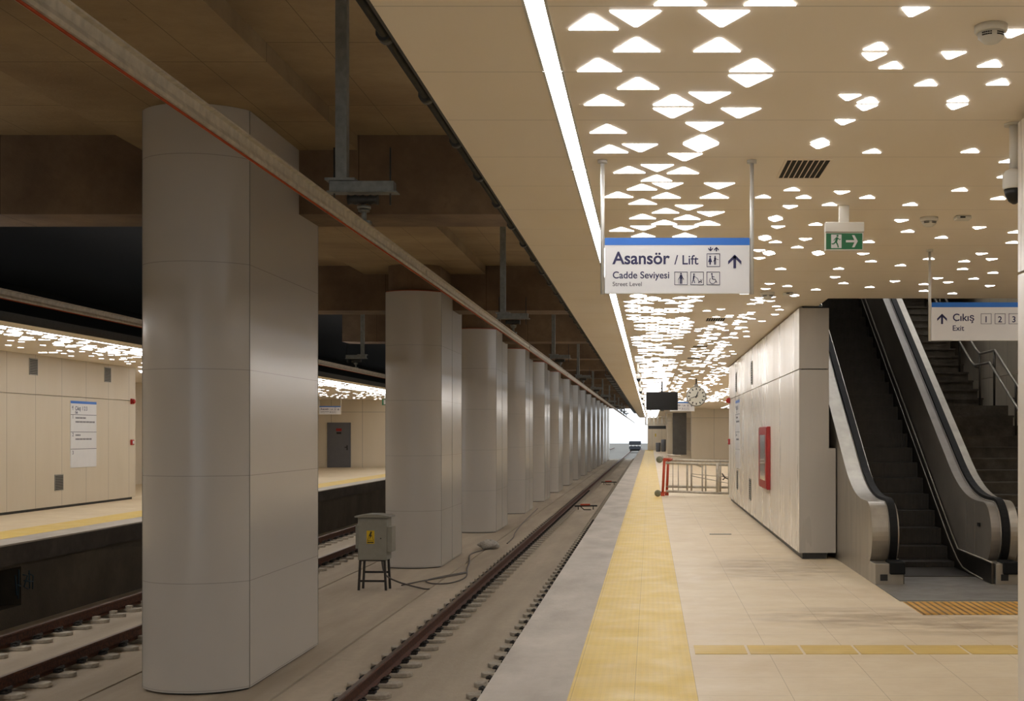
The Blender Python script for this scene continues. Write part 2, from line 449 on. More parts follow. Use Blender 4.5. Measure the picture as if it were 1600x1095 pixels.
# triangles -----------------------------------------------------------------
def tri_pts(w, y0, y1, up):
    # up: the tip lies nearer the camera
    r = .012
    base, tip = (y1, y0) if up else (y0, y1)
    s = 1 if up else -1
    return [(-w/2, base), (w/2, base), (w/2-.004, base-s*r*1.2), (.008, tip), (-.008, tip), (-w/2+.004, base-s*r*1.2)]
def tri_mesh(w, d, up, key):
    return MB().prism(tri_pts(w, -d/2, d/2, up), -.004, -.0005, 2).mesh(key, 'led_tri')
TM = {(big, up): tri_mesh(.205 if big else .108, .19 if big else .10, up, 'triangular_light')
      for big in (0, 1) for up in (0, 1)}
tris = []   # (x, ymid, big, up)
def rowy(r, up):
    if r >= 7: return {(7, 1): 7.19, (8, 1): 7.44, (8, 0): 7.41}[(r, up)]
    return 4.96+.3*r + (.19 if up else .145)
near = [(-1, 2, 1), (-1, 4, 1), (0, 0, 1), (0, 1, 0), (0, 3, 0), (1, 1, 1), (1, 3, 1), (2, 0, 1), (2, 4, 1), (3, 1, 1), (3, 4, 0),
        (4, 0, 1), (4, 2, 1), (4, 3, 0), (5, 2, 0), (5, 4, 0), (6, 0, 1), (6, 3, 0), (7, 3, 1), (8, 0, 1), (8, 1, 0), (8, 3, 0)]
for r, k, u in near: tris.append((-.238+.178*k, rowy(r, u), 1, u))
H = CEIL-EYE
def fromimg(px, py, big, up):
    y = H*F/(678-py); tris.append(((px-1016)*y/F, y, big, up))
# rows seen above and below the hanging lift sign
for px, py, u in [(1070, 245, 0), (983, 265, 1), (1027, 262, 0), (1067.5, 266, 1), (1026, 278, 1), (1003, 292, 1), (1043, 290, 0),
                  (966, 304, 1), (1041, 305, 1), (1123, 290, 0), (1117, 305, 1), (1004, 315, 1), (1040, 329, 1), (1076, 324, 0), (1004, 338, 1),
                  (1074, 339, 1), (1110, 334, 0), (1038, 347, 1), (1106, 348, 1), (971, 358, 1), (1005, 356, 0), (1071, 356, 0), (1005, 367, 1), (1070, 367, 1)]:
    fromimg(px, py, 1, u)
for px, py, u in [(828, 66, 0), (625, 262, 1), (595, 322, 0), (710, 370, 1), (1045, 314, 0), (1278, 360, 1), (912, 470, 1), (1325, 465, 1), (460, 554, 0),
                  (578, 569, 1), (555, 612, 0), (1095, 562, 1), (1067, 606, 0), (432, 695, 0), (303, 800, 1), (290, 833, 0), (600, 860, 1), (1163, 857, 1),
                  (1380, 915, 1), (1365, 1002, 1), (1395, 190, 0)]:
    fromimg(1200+px/3.65, py/3.65, 0, u)
for px, py, u in [(120, 97, 1), (285, 55, 1), (352, 98, 1), (560, 75, 0), (500, 140, 1), (715, 99, 1), (960, 140, 1), (1243, 57, 1), (1462, 105, 1),
                  (268, 157, 0), (190, 213, 1), (186, 231, 0), (200, 271, 0), (420, 253, 1), (130, 323, 1), (126, 341, 0), (190, 354, 1), (355, 341, 0),
                  (315, 384, 1), (720, 353, 1), (897, 236, 0), (945, 293, 1), (1137, 328, 1), (1338, 276, 0), (1555, 297, 1), (1540, 356, 1), (92, 405, 0),
                  (152, 411, 1), (150, 426, 0), (95, 449, 0), (432, 411, 1), (430, 426, 0), (682, 424, 0), (735, 464, 1), (550, 506, 1), (220, 507, 1),
                  (903, 487, 1), (1065, 450, 1), (1267, 464, 1), (1352, 424, 0), (1410, 455, 0), (1257, 508, 1), (1430, 529, 1), (523, 557, 0), (577, 589, 1),
                  (1105, 563, 0), (1163, 586, 0), (1320, 563, 1), (1400, 606, 0), (1035, 594, 1), (1035, 632, 1), (862, 580, 0), (727, 611, 1), (153, 594, 0),
                  (258, 605, 1), (130, 623, 0), (420, 625, 1), (403, 667, 0), (94, 674, 0), (158, 692, 0), (1198, 647, 1), (1108, 671, 1), (918, 672, 0),
                  (1487, 680, 1)]:
    fromimg(1160+px/3.636, 280+py/3.636, 0, u)
# band beside the linear light, further on
r = 0; y = 10.85
while y < 128:
    sh = .09 if (int((y-4.96)/.9)//3) % 2 else 0
    for k in range(5):
        if random.random() < (.60 if y < 24 else .50):
            u = (k+r) % 2 == 0; tris.append((-.238+.178*k+sh, y+(.19 if u else .145), 1, u))
    y += .3; r += 1
# small ones in front of the camera's first rows and further on
y = 15.0; r = 0
while y < 66:
    xr = 1.86 if y < 31.6 else 5.6
    k = 0; x = .78
    while x < xr:
        dens = .22 if (.95 < x < 1.15 or 1.3 < x < 1.45) else .06
        if y > 31.6: dens = .12 if int(x/.55) % 2 else .03
        if random.random() < dens:
            u = (k+r) % 2 == 0; tris.append((x, y+(.09 if u else .06), 0, u))
        x += .09; k += 1
    y += .15; r += 1
vents = [(.985, 8.0), (.97, 18.5), (.97, 24.2), (.97, 27.9), (.97, 33.5), (.97, 43)]
tris = [t for t in tris if not any(abs(t[0]-v[0]) < .25 and abs(t[1]-v[1]) < .36 for v in vents)]
# behind / above the camera, plus unseen ones added to brighten the right hall
extra = [(3.7+.36*i+.18*(j % 2), 5.4+.9*j, 1, (i+j) % 2) for i in range(8) for j in range(11) if 3.7+.36*i > .31*(5.4+.9*j)]
y = -14.0; r = 0
while y < 4.3:
    for k in range(5):
        if random.random() < .5: extra.append((-.238+.178*k, y+.17, 1, (k+r) % 2 == 0))
    for k in range(60):
        if random.random() < .05:
            x = .85+k*.09
            if x < 1.85 or (4.8 < y): extra.append((x, y+.08, 0, (k+r) % 2 == 0))
    y += .3; r += 1
tris.sort(key=lambda t: t[1])
def inwall(t): return t[0] > 1.9 and (t[1] < 6.75 or t[1] > 15.3 and t[1] < 31.6)
tris = [t for t in tris if not inwall(t)]
proto = {}
for (x, y, big, up) in tris[:300]:
    key = (big, 1 if up else 0)
    if key in proto: o = proto[key].copy()
    else: o = bpy.data.objects.new('triangular_light', TM[key]); proto[key] = o
    COL.objects.link(o); o.location = (x, y, CEIL)
    big_s = 'large' if big else 'small'
    if up: lab = '%s white triangular light in the metal ceiling, its tip towards the camera' % big_s
    else: lab = '%s white triangular light in the metal ceiling, its tip pointing away down the platform' % big_s
    tag(o, lab, 'ceiling light', '%s triangular ceiling lights %s' % (big_s, 'tip nearer' if up else 'tip farther'))
def tri_stuff(name, lst, lab):
    m = MB()
    for (x, y, big, up) in lst:
        w_, d_ = (.205, .195) if big else (.108, .108)
        m.prism([(p[0]+x, p[1]+y) for p in tri_pts(w_, -d_/2, d_/2, up)], CEIL-.004, CEIL-.0005, 2)
    tag(m.obj(name, 'led_tri'), lab, 'ceiling lights', None, 'stuff')
tri_stuff('distant_triangular_lights', tris[300:], 'dense field of tiny distant triangular lights far along the platform ceiling')
extra += [(4.7+.4*i, 34+1.0*j, 1, (i+j) % 2) for i in range(9) for j in range(48)]  # rows added out of view to brighten the far right wall
tri_stuff('overhead_triangular_lights', extra, 'triangular lights in the ceiling above the camera and unseen ones added to brighten the halls at right')
fl = []
y = -5; r = 0
while y < 61:
    for k in range(6):
        if random.random() < .55: fl.append((-10.42-.178*k, y+.17, 1, (k+r) % 2 == 0))
    for k in range(14 if y < 32 else 30):
        if random.random() < .09: fl.append((-11.5-.11*k, y+.1, 0, (k+r) % 2 == 0))
    y += .3; r += 1
tri_stuff('far_platform_triangular_lights', fl, 'triangular lights glowing in the ceiling over the far left platform')

# ceiling vents
def vent():
    r = empty('ceiling_vent', (0, 0, CEIL), '', 'vent', 'slotted vents in the platform ceiling')
    m = MB()
    for i in range(8): m.box(-.135+i*.0345, -.135+i*.0345+.025, -.27, .27, -.004, -.001)
    m.obj('slot', 'vent_black', r)
    m = MB().box(-.15, .15, -.285, -.27, -.006, 0).box(-.15, .15, .27, .285, -.006, 0).box(-.15, -.135, -.27, .27, -.006, 0).box(.132, .15, -.27, .27, -.006, 0)
    m.obj('frame', 'ceiling_metal', r); return r
v0 = vent()
for i, (x, y) in enumerate(vents):
    lab = '%s dark slotted vent in the perforated ceiling, counted from the camera' % ORD[i]
    if i == 0: v0.location = (x, y, CEIL); v0['label'] = lab
    else: dup(v0, (x, y, CEIL), lab)

# smoke detectors
def detector(loc, label, r=.06, box=False):
    e = empty('smoke_detector', loc, label, 'smoke detector')
    if box:
        MB().box(-.06, .06, -.05, .05, -.03, 0).obj('housing', 'white_plastic', e, .008); MB().box(-.03, .01, -.052, -.04, -.02, -.008).obj('lens', 'black_plastic', e)
    else:
        MB().lathe((0, 0, 0), [(r, 0), (r, -.022), (r*.92, -.03)]).obj('base', 'white_plastic', e)
        MB().lathe((0, 0, 0), [(r*.82, -.03), (r*.78, -.05), (r*.45, -.07), (r*.25, -.075)]).obj('head', 'white_plastic', e)
        m = MB()
        for s in (-1, 1):
            for z in (-.038, -.047):
                for k in range(5):
                    a = -PI/2+s*(.2+k*.16); a2 = a+s*.13
                    m.tube([(r*.8*math.cos(a), r*.8*math.sin(a), z), (r*.8*math.cos(a2), r*.8*math.sin(a2), z)], .003, 6)
        m.obj('slot', 'black_plastic', e)
    return e
detector((1.42, 5.2, CEIL), 'large round smoke detector on the ceiling at the upper right corner', .068)
detector((2.19, 9.8, CEIL), 'round smoke detector on the ceiling beyond the green exit sign', .07)
detector((2.44, 9.75, CEIL), 'small square ceiling sensor right of the round smoke detector', .05, True)
detector((1.41, 15.0, CEIL), 'round smoke detector on the ceiling above the corner of the white wall', .085)
detector((1.66, 15.0, CEIL), 'small square ceiling sensor above the corner of the white wall', .05, True)

# ================================================================== SIGNS
def sign_frame(loc, wdt, h, label, top):
    # loc: bottom-left corner of board
    r = empty('hanging_sign', loc, label, 'sign')
    MB().box(0, wdt, -.012, .012, 0, h).obj('board', 'sign_white', r, .003)
    MB().box(0.001, wdt-.001, -.0135, .0135, h-.045, h).obj('blue_band', 'sign_blue', r)
    for x in (-.014, wdt+.014):
        p = MB().cyl((x, 0, -.003), (x, 0, top-.002), .0125, 16).obj('pole', 'pole_white', r)
        MB().cyl((x, 0, top-.02), (x, 0, top), .03, 16).obj('ceiling_flange', 'pole_white', r)
    return r
def frame_icon(m, x, z, s, t=.0032, y=-.0145):
    m.box(x, x+s, y, -.012, z, z+t); m.box(x, x+s, y, -.012, z+s-t, z+s); m.box(x, x+t, y, -.012, z, z+s); m.box(x+s-t, x+s, y, -.012, z, z+s)
def disc(m, x, z, r, n=12):
    m.prism([(x+r*math.cos(2*PI*i/n), z+r*math.sin(2*PI*i/n)) for i in range(n)], -.0145, -.012, 1)
def seg(m, x0, z0, x1, z1, t):
    d = Vector((x1-x0, z1-z0)); n = Vector((-d.y, d.x)).normalized()*t/2
    m.prism([(x0+n.x, z0+n.y), (x1+n.x, z1+n.y), (x1-n.x, z1-n.y), (x0-n.x, z0-n.y)], -.0145, -.012, 1)
def arrow(m, x, z, w_, h, t, dirn=1):
    zt = z+h if dirn > 0 else z; zb = z if dirn > 0 else z+h; s = dirn
    seg(m, x, zb, x, zt-s*t*.6, t)
    m.prism([(x, zt), (x+w_/2, zt-s*w_/2), (x+w_/2, zt-s*(w_/2+t*1.25)), (x, zt-s*t*1.3), (x-w_/2, zt-s*(w_/2+t*1.25)), (x-w_/2, zt-s*w_/2)], -.0145, -.012, 1)
def man(m, x, z, h):
    disc(m, x, z+h*.92, h*.075); seg(m, x, z+h*.42, x, z+h*.82, h*.2)
    seg(m, x-h*.06, z, x-h*.06, z+h*.45, h*.09); seg(m, x+h*.06, z, x+h*.06, z+h*.45, h*.09)
def lift_sign(loc, label, detail=True):
    r = sign_frame(loc, .90, .346, label, CEIL-loc[2])
    K = .9/1292   # metres per pixel of the close-up: sign spans 147..1439
    X = lambda p: (p-147)*K
    Z = lambda p: (686-p)*K*1.0
    text('lettering', 'Asansör', .1075, (X(220), -.0125, Z(421)), 'sign_ink', r, bold=.0022, sx=.985)
    text('lettering', '/ Lift', .082, (X(768), -.0125, Z(425)), 'sign_ink', r, bold=.0008, sx=.98)
    text('lettering', 'Cadde Seviyesi', .060, (X(217), -.0125, Z(549)), 'sign_ink', r, bold=.0008, sx=.98)
    text('lettering', 'Street Level', .037, (X(217), -.0125, Z(618)), 'sign_ink_grey', r, bold=.0003, sx=1.02)
    m = MB()
    S = 118*K
    for px, pz in ((1056, 447), (768, 609), (911, 609), (1055, 609)): frame_icon(m, X(px), Z(pz), S)
    m.obj('pictogram_frame', 'sign_ink', r)
    m = MB(); arrow(m, X(1305), Z(460), 118*K, 122*K, 24*K); m.obj('arrow', 'sign_ink', r)
    m = MB(); arrow(m, X(1090), Z(310), 42*K, 40*K, 10*K, -1); arrow(m, X(1142), Z(310), 42*K, 40*K, 10*K, 1); m.obj('lift_arrows', 'sign_ink', r)
    m = MB()
    # woman and man with cane
    x = X(1086); disc(m, x, Z(358), 8*K); m.prism([(x-6*K, Z(368)), (x+6*K, Z(368)), (x+18*K, Z(405)), (x-18*K, Z(405))], -.0145, -.012, 1); seg(m, x, Z(405), x, Z(428), 13*K)
    x = X(1130); man(m, x, Z(428), 80*K); seg(m, x, Z(372), x+30*K, Z(385), 4*K); seg(m, x, Z(372), x-14*K, Z(400), 5*K)
    m.obj('pictogram', 'sign_ink', r)
    m = MB(); x = X(827); man(m, x, Z(598), 98*K); seg(m, x-4*K, Z(525), x-24*K, Z(560), 6*K); seg(m, x+4*K, Z(525), x+24*K, Z(560), 6*K); seg(m, x-24*K, Z(560), x-22*K, Z(598), 3*K)
    m.obj('pictogram', 'sign_ink', r)
    m = MB(); x = X(942); disc(m, x, Z(514), 7*K); seg(m, x, Z(524), x-4*K, Z(556), 13*K); seg(m, x-4*K, Z(556), x-18*K, Z(595), 6*K); seg(m, x-4*K, Z(556), x+8*K, Z(592), 6*K)
    seg(m, x, Z(530), x+34*K, Z(552), 4*K); seg(m, x+34*K, Z(552), x+44*K, Z(580), 4*K); seg(m, x+44*K, Z(580), x+70*K, Z(572), 8*K); seg(m, x+66*K, Z(575), x+74*K, Z(555), 4*K)
    disc(m, x+44*K, Z(588), 5*K); disc(m, x+66*K, Z(586), 5*K); disc(m, x+58*K, Z(562), 4*K)
    m.obj('pictogram', 'sign_ink', r)
    m = MB(); cx, cz = X(1108), Z(570)
    for i in range(11):
        a = math.radians(130+i*20); a2 = math.radians(130+(i+1)*20)
        seg(m, cx+27*K*math.cos(a), cz+27*K*math.sin(a), cx+27*K*math.cos(a2), cz+27*K*math.sin(a2), 5*K)
    disc(m, X(1101), Z(511), 7*K); seg(m, X(1102), Z(520), X(1106), Z(558), 7*K); seg(m, X(1104), Z(535), X(1125), Z(537), 5*K)
    seg(m, X(1106), Z(556), X(1132), Z(558), 6*K); seg(m, X(1132), Z(558), X(1146), Z(588), 6*K)
    m.obj('pictogram', 'sign_ink', r)
    return r
lift_sign((-.283, 7.75, 2.53), 'large hanging lift sign with blue band, pictograms and arrow, nearest of the signs')
def exit_sign(loc, label):
    r = sign_frame(loc, 1.12, .352, label, CEIL-loc[2]); K = .0247/1.0
    # close-up px -> metres: sign bottom 385, top 135 on height .352, left edge 820
    k = .352/250; X = lambda p: (p-820)*k; Z = lambda p: (385-p)*k
    m = MB(); arrow(m, X(888), Z(277), 64*k, 68*k, 13*k); m.obj('arrow', 'sign_ink', r)
    text('lettering', 'Çıkış', .094, (X(957), -.0125, Z(256)), 'sign_ink', r, bold=.0015)
    text('lettering', 'Exit', .070, (X(955), -.0125, Z(320)), 'sign_ink', r, bold=.0006)
    m = MB()
    for i in range(3):
        frame_icon(m, X(1142+i*91), Z(277), 69*k, .0036)
    m.obj('number_frame', 'sign_ink', r)
    for i in range(3):
        text('number', str(i+1), .078, (X(1142+i*91+34), -.0125, Z(265)), 'sign_ink', r, bold=.0012, align='CENTER')
    return r
exit_sign((2.59, 11.5, 2.52), 'hanging exit sign with blue band and boxed numbers, in front of the stairs')
# distant lift sign, partly behind the clock
lift_sign((.72, 46, 2.50), 'distant hanging sign with blue band, partly behind the round clock')
# far platform sign
lift_sign((-14.05, 53, 2.50), 'distant hanging sign over the far platform left of the grey door')

# green emergency exit sign
r = empty('emergency_exit_sign', (1.30, 9.3, 3.03), 'small green emergency exit sign with running man and arrow', 'exit sign')
MB().box(0, .285, -.02, .02, -.005, .13).obj('plate', 'white_plastic', r, .003)
MB().box(.008, .277, -.0215, -.019, .003, .122).obj('green_panel', 'exit_green', r)
MB().box(0, .29, -.035, .035, .13, .205).obj('housing', 'white_plastic', r, .006)
MB().box(.105, .18, -.025, .025, .205, .33).obj('bracket', 'white_plastic', r, .004)
m = MB(); y0, y1 = -.0235, -.0213
def S2(x0, z0, x1, z1, t):
    d = Vector((x1-x0, z1-z0)); n = Vector((-d.y, d.x)).normalized()*t/2
    m.prism([(x0+n.x, z0+n.y), (x1+n.x, z1+n.y), (x1-n.x, z1-n.y), (x0-n.x, z0-n.y)], y0, y1, 1)
m.box(.045, .122, y0, y1, .012, .113); m.obj('doorway', 'sign_white', r)
m = MB(); y0, y1 = -.0255, -.0233
m.prism([(.092+.008*math.cos(a*PI/5), .103+.008*math.sin(a*PI/5)) for a in range(10)], y0, y1, 1)
S2(.090, .092, .080, .058, .017); S2(.080, .060, .092, .038, .010); S2(.092, .038, .098, .016, .009); S2(.078, .058, .062, .042, .010); S2(.062, .042, .048, .044, .008)
S2(.090, .088, .108, .074, .006); S2(.108, .074, .116, .080, .005); S2(.086, .088, .070, .078, .006); S2(.070, .078, .064, .066, .005)
m.obj('running_man', 'exit_green', r)
m = MB(); y0, y1 = -.0235, -.0213
m.box(.155, .225, y0, y1, .055, .071)
m.prism([(.200, .108), (.218, .108), (.243, .063), (.218, .018), (.200, .018), (.222, .063)], y0, y1, 1)
m.obj('arrow', 'sign_white', r)
# exit sign on the far platform
r = empty('emergency_exit_sign', (-12.25, 57, 2.98), 'tiny green emergency exit sign hanging over the far platform', 'exit sign')
MB().box(0, .6, -.02, .02, 0, .28).obj('plate', 'exit_green', r); MB().box(.08, .2, -.024, -.02, .04, .24).box(.3, .5, -.024, -.02, .1, .18).obj('arrow', 'sign_white', r)
MB().box(.27, .33, -.015, .015, .28, .38).obj('bracket', 'white_plastic', r)

# ------------------------------------------------------------- dome cameras, clock, monitor
def dome(loc, label, drop, r_=.085):
    e = empty('dome_camera', loc, label, 'camera', 'dome cameras hanging from the ceiling')
    MB().cyl((0, 0, -drop), (0, 0, 0), .026, 16).obj('drop_pole', 'white_plastic', e)
    MB().cyl((0, 0, -.012), (0, 0, 0), .055, 16).obj('ceiling_flange', 'white_plastic', e)
    MB().lathe((0, 0, -drop), [(.03, .01), (r_*.8, .0), (r_, -.02), (r_, -.09), (r_*.95, -.1)]).obj('housing', 'white_plastic', e)
    MB().lathe((0, 0, -drop), [(r_*.9, -.1), (r_*.8, -.13), (r_*.5, -.165), (r_*.15, -.18)]).obj('dome', 'black_plastic', e)
    return e
dome((1.995, 6.84, CEIL), 'white dome camera hanging beside the white wall edge at far right', .26, .062)
for i, y in enumerate((29.3, 38, 45, 53)):
    dome((-.30 if i else -.28, y, CEIL), '%s small dome camera under the ceiling beside the linear light' % ORD[i], .30, .06)

e = empty('platform_clock', (1.42, 38.5, 2.82), 'round white platform clock hanging from the ceiling on a bracket', 'clock')
MB().lathe((0, -.06, 0), [(.29, 0), (.31, .01), (.31, .12), (.29, .13)], 40, 1).obj('case', 'grille', e)
MB().lathe((0, -.066, 0), [(.28, 0), (.28, .008)], 40, 1).obj('face', 'clock_face', e)
m = MB()
for i in range(12):
    a = i*PI/6; s_, c_ = math.sin(a), math.cos(a); n = .017
    m.prism([(s_*.20-c_*n, c_*.20+s_*n), (s_*.20+c_*n, c_*.20-s_*n), (s_*.26+c_*n, c_*.26-s_*n), (s_*.26-c_*n, c_*.26+s_*n)], -.070, -.066, 1)
m.obj('hour_marks', 'black_plastic', e)
def hand(a, l, t, nm):
    s_, c_ = math.sin(a), math.cos(a)
    MB().prism([(-s_*.05-c_*t, -c_*.05+s_*t), (-s_*.05+c_*t, -c_*.05-s_*t), (s_*l+c_*t*.6, c_*l-s_*t*.6), (s_*l-c_*t*.6, c_*l+s_*t*.6)], -.076, -.071, 1).obj(nm, 'black_plastic', e)
hand(math.radians(22), .16, .018, 'hour_hand'); hand(math.radians(252), .235, .012, 'minute_hand')
MB().cyl((0, 0, .30), (0, 0, CEIL-2.82), .022, 12).obj('hanging_pole', 'black_plastic', e)
MB().box(-.06, .06, -.04, .04, .30, .38).obj('bracket', 'grille', e)

e = empty('display_monitor', (.38, 40.5, 2.18+.02), 'dark flat display monitor hanging from the ceiling next to the clock', 'monitor')
MB().box(-.515, .515, -.04, .05, .235, .825).obj('housing', 'black_plastic', e, .01)
MB().box(-.49, .49, -.044, -.038, .26, .80).obj('screen', 'screen', e)
MB().cyl((-.0, .0, .825), (0, 0, CEIL-2.2), .028, 12).obj('pole', 'black_plastic', e)
MB().box(-.06, .06, .05, .12, .20, .5).obj('back_bracket', 'grille', e)

# ================================================================== TRACKS
def rail_prof(m, xc, y0, y1, top=-1.12):
    z0 = top-.165
    pts = [(-.07, z0), (.07, z0), (.07, z0+.012), (.012, z0+.03), (.010, z0+.115), (.036, z0+.13), (.036, z0+.155), (.028, z0+.165),
           (-.028, z0+.165), (-.036, z0+.155), (-.036, z0+.13), (-.010, z0+.115), (-.012, z0+.03), (-.07, z0+.012)]
    m.prism([(p[0]+xc, p[1]) for p in pts], y0, y1, 1)
for xc, lab in ((-3.27, 'rusty rail of the near track on the column side'), (-1.765, 'rail of the near track under the platform edge'),
                (-7.44, 'rail of the far track on the column side'), (-8.94, 'rail of the far track beside the far platform')):
    r = empty('rail', (xc, 0, BED), lab, 'rail', 'rusty running rails of the two tracks')
    m = MB(); rail_prof(m, 0, Y0, 260, -1.12-BED); m.obj('rail_body', 'rail_rust', r)
    MB().box(-.026, .026, Y0, 260, -1.12-BED, -1.12-BED+.0015).obj('running_surface', 'rail_top', r)
def pill(m, hw, hd, z0, z1):
    pts = []
    for c, a0 in ((hw-hd, -90), (-(hw-hd), 90)):
        for i in range(7): a = math.radians(a0+i*30); pts.append((c+hd*math.cos(a), hd*math.sin(a)))
    m.prism(pts, z0, z1, 2)
def block(xc, y):
    r = empty('rail_support_block', (xc, y, BED), '', 'rail support')
    m = MB(); pill(m, .33, .105, 0, .053)
    m.obj('concrete_pad', 'block', r, .012)
    for s in (-1, 1):
        c = MB().box(s*.075 if s > 0 else -.15, .15 if s > 0 else -.075, -.06, .06, .053, .08)
        c.tube([(s*.085, -.05, .09), (s*.15, -.06, .12), (s*.18, -.02, .105), (s*.10, .0, .095), (s*.18, .03, .11), (s*.15, .065, .12), (s*.085, .05, .09)], .012, 6)
        c.cyl((s*.125, 0, .05), (s*.125, 0, .125), .014, 8)
        c.obj('rail_clip', 'clip_iron', r)
    return r
PITCH = .63; Yb = 14.19
b0 = None
specs = [(-3.27, 'near track, left rail', 'rail support block with iron clips under the rusty near rail', 7.0, 64.0),
         (-1.765, 'near track, right rail', 'rail support block with iron clips half hidden by the platform edge', 7.0, 42.0),
         (-7.44, 'far track', 'rail support block with iron clips under the far track rail nearer the columns', 12.5, 44.0),
         (-8.94, 'far track', 'rail support block with iron clips under the rail beside the far platform', 14.0, 46.0)]
rest = MB()
for xc, g, lab, ya, yb in specs:
    k0 = math.ceil((Y0-Yb)/PITCH); k = k0; y = Yb+PITCH*k0
    while y < 150:
        hid = xc < -5 and (19.7 if xc < -8 else 17.6) < y < (28.5 if xc < -8 else 23.8)
        if ya <= y <= yb and not hid:
            if b0 is None: b0 = block(xc, y); o = b0
            else: o = dup(b0, (xc, y, BED))
            o['label'] = lab; o['group'] = 'rail support blocks: ' + lab[37:]
        elif y > yb or hid:
            b = len(rest.v)
            mm = MB(); pill(mm, .33, .105, 0, .053); mm.box(-.17, -.08, -.05, .05, .053, .10).box(.08, .17, -.05, .05, .053, .10)
            rest.add([(v[0]+xc, v[1]+y, v[2]+BED) for v in mm.v], mm.f)
        y += PITCH
tag(rest.obj('distant_rail_supports', 'block'), 'rows of distant rail support blocks far down both tracks', 'rail supports', None, 'stuff')

# overhead conductor rails
def conductor(xc, lab):
    r = empty('overhead_conductor_rail', (xc, 0, 3.38), lab, 'overhead rail', 'overhead conductor rails above the two tracks')
    prof = [(-.045, .115), (.045, .115), (.045, .104), (.018, .10), (.014, .05), (.026, .02), (.022, 0), (-.022, 0), (-.026, .02), (-.014, .05), (-.018, .10), (-.045, .104)]
    MB().prism(prof, Y0, 200, 1).obj('aluminium_profile', 'aluminium', r)
    MB().cyl((0, Y0, -.004), (0, 200, -.004), .008, 8).obj('contact_wire', 'copper', r)
    m = MB(); y = 2.0
    while y < 150:
        m.box(-.018, .030, y, y+.5, .03, .09); y += 11.8
    m.obj('splice_plate', 'aluminium', r)
conductor(-2.5, 'pale overhead conductor rail with orange wire above the near track')
conductor(-8.2, 'pale overhead conductor rail above the far track')
def support(loc, lab, s=1, top=5.655):
    r = empty('overhead_rail_support', loc, lab, 'overhead support', 'drop posts carrying the overhead conductor rails')
    z = 3.86
    MB().box(-.05, .05, -.05, .05, z, top).box(-.12, .12, -.10, .10, top-.02, top).obj('drop_post', 'galvanised', r, .004)
    x0, x1 = (-.10, .46) if s > 0 else (-.46, .10)
    MB().box(x0, x1, -.06, .06, z-.09, z).box(x0-.02, x1+.03, -.075, .075, z-.10, z-.088).obj('bracket_arm', 'galvanised', r, .003)
    MB().box(-.13, .13, -.1, .1, z, z+.02).obj('foot_plate', 'galvanised', r)
    m = MB()
    for x in (x0+.03, x1-.04): m.cyl((x, 0, z-.2), (x, 0, z+.30), .008, 8)
    m.obj('threaded_rod', 'dark_pipe', r)
    xc = s*.19
    m = MB(); prof = []
    for i in range(9): prof.append((.034 if i % 2 else .045, -.13+i*.033))
    m.lathe((s*.18, 0, z-.155), prof, 16, 0).obj('insulator', 'dark_pipe', r)
    MB().cyl((xc, 0, z-.20), (xc, 0, 3.5), .022, 12).box(xc-.06, xc+.06, -.04, .04, 3.4955, 3.52).cyl((xc, 0, z-.235), (xc, 0, z-.21), .06, 14).cyl((xc, 0, z-.26), (xc, 0, z-.245), .05, 14).obj('clamp', 'galvanised', r)
    return r
s0 = support((-2.69, 10.9, 0), 'nearest overhead rail support post hanging above the near track')
for i in range(1, 11): dup(s0, (-2.69, 10.9+11.9*i, 0), '%s overhead rail support post, counted from the camera, above the near track' % ORD[i])
s1 = support((-8.02, 34.8, 0), 'overhead rail support post above the far track, seen between two columns', -1)
dup(s1, (-8.02, 22.9, 0), 'overhead rail support post above the far track, hidden behind the nearest column')
dup(s1, (-8.02, 46.7, 0), 'overhead rail support post above the far track, behind the second column')

# coupled drain pipe beside the ceiling edge
r = empty('edge_pipe', (-1.19, 0, 3.45), 'long dark pipe with couplings along the edge of the platform ceiling', 'pipe')
MB().cyl((0, Y0, 0), (0, 128, 0), .022, 10).obj('pipe', 'dark_pipe', r)
c0 = None; y = 5.6-3.06
for i in range(40):
    if c0 is None: c0 = MB().cyl((0, -.035, 0), (0, .035, 0), .036, 12).obj('coupling', 'dark_pipe', r); c0.location = (0, y, 0)
    else: c = c0.copy(); COL.objects.link(c); c.location = (0, y, 0); c.parent = r
    y += 1.02
# long cable tray hung on rods farther down
r = empty('cable_tray', (-1.75, 0, 4.1), 'long dark cable tray hung from the concrete roof on thin rods', 'cable tray')
MB().box(-.15, .15, 52, 148, 0, .012).box(-.15, -.14, 52, 148, 0, .07).box(.14, .15, 52, 148, 0, .07).obj('tray', 'dark_pipe', r)
h0 = None
for i in range(32):
    if h0 is None: h0 = MB().cyl((-.14, 0, 0), (-.14, 0, 1.53), .012, 6).cyl((.14, 0, 0), (.14, 0, 1.53), .012, 6).box(-.17, .17, -.02, .02, -.03, 0).obj('hanger', 'dark_pipe', r); h0.location = (0, 53, 0)
    else: c = h0.copy(); COL.objects.link(c); c.location = (0, 53+3*i, 0); c.parent = r
e = empty('red_panel', (-3.3, 118, 4.62), 'small red panel high up near the bright tunnel mouth', 'panel')
MB().box(-.3, .3, 0, .05, .05, .75).obj('panel_face', 'red_lamp', e); MB().box(-.02, .02, 0, .04, .75, .84).obj('mount', 'dark_pipe', e)

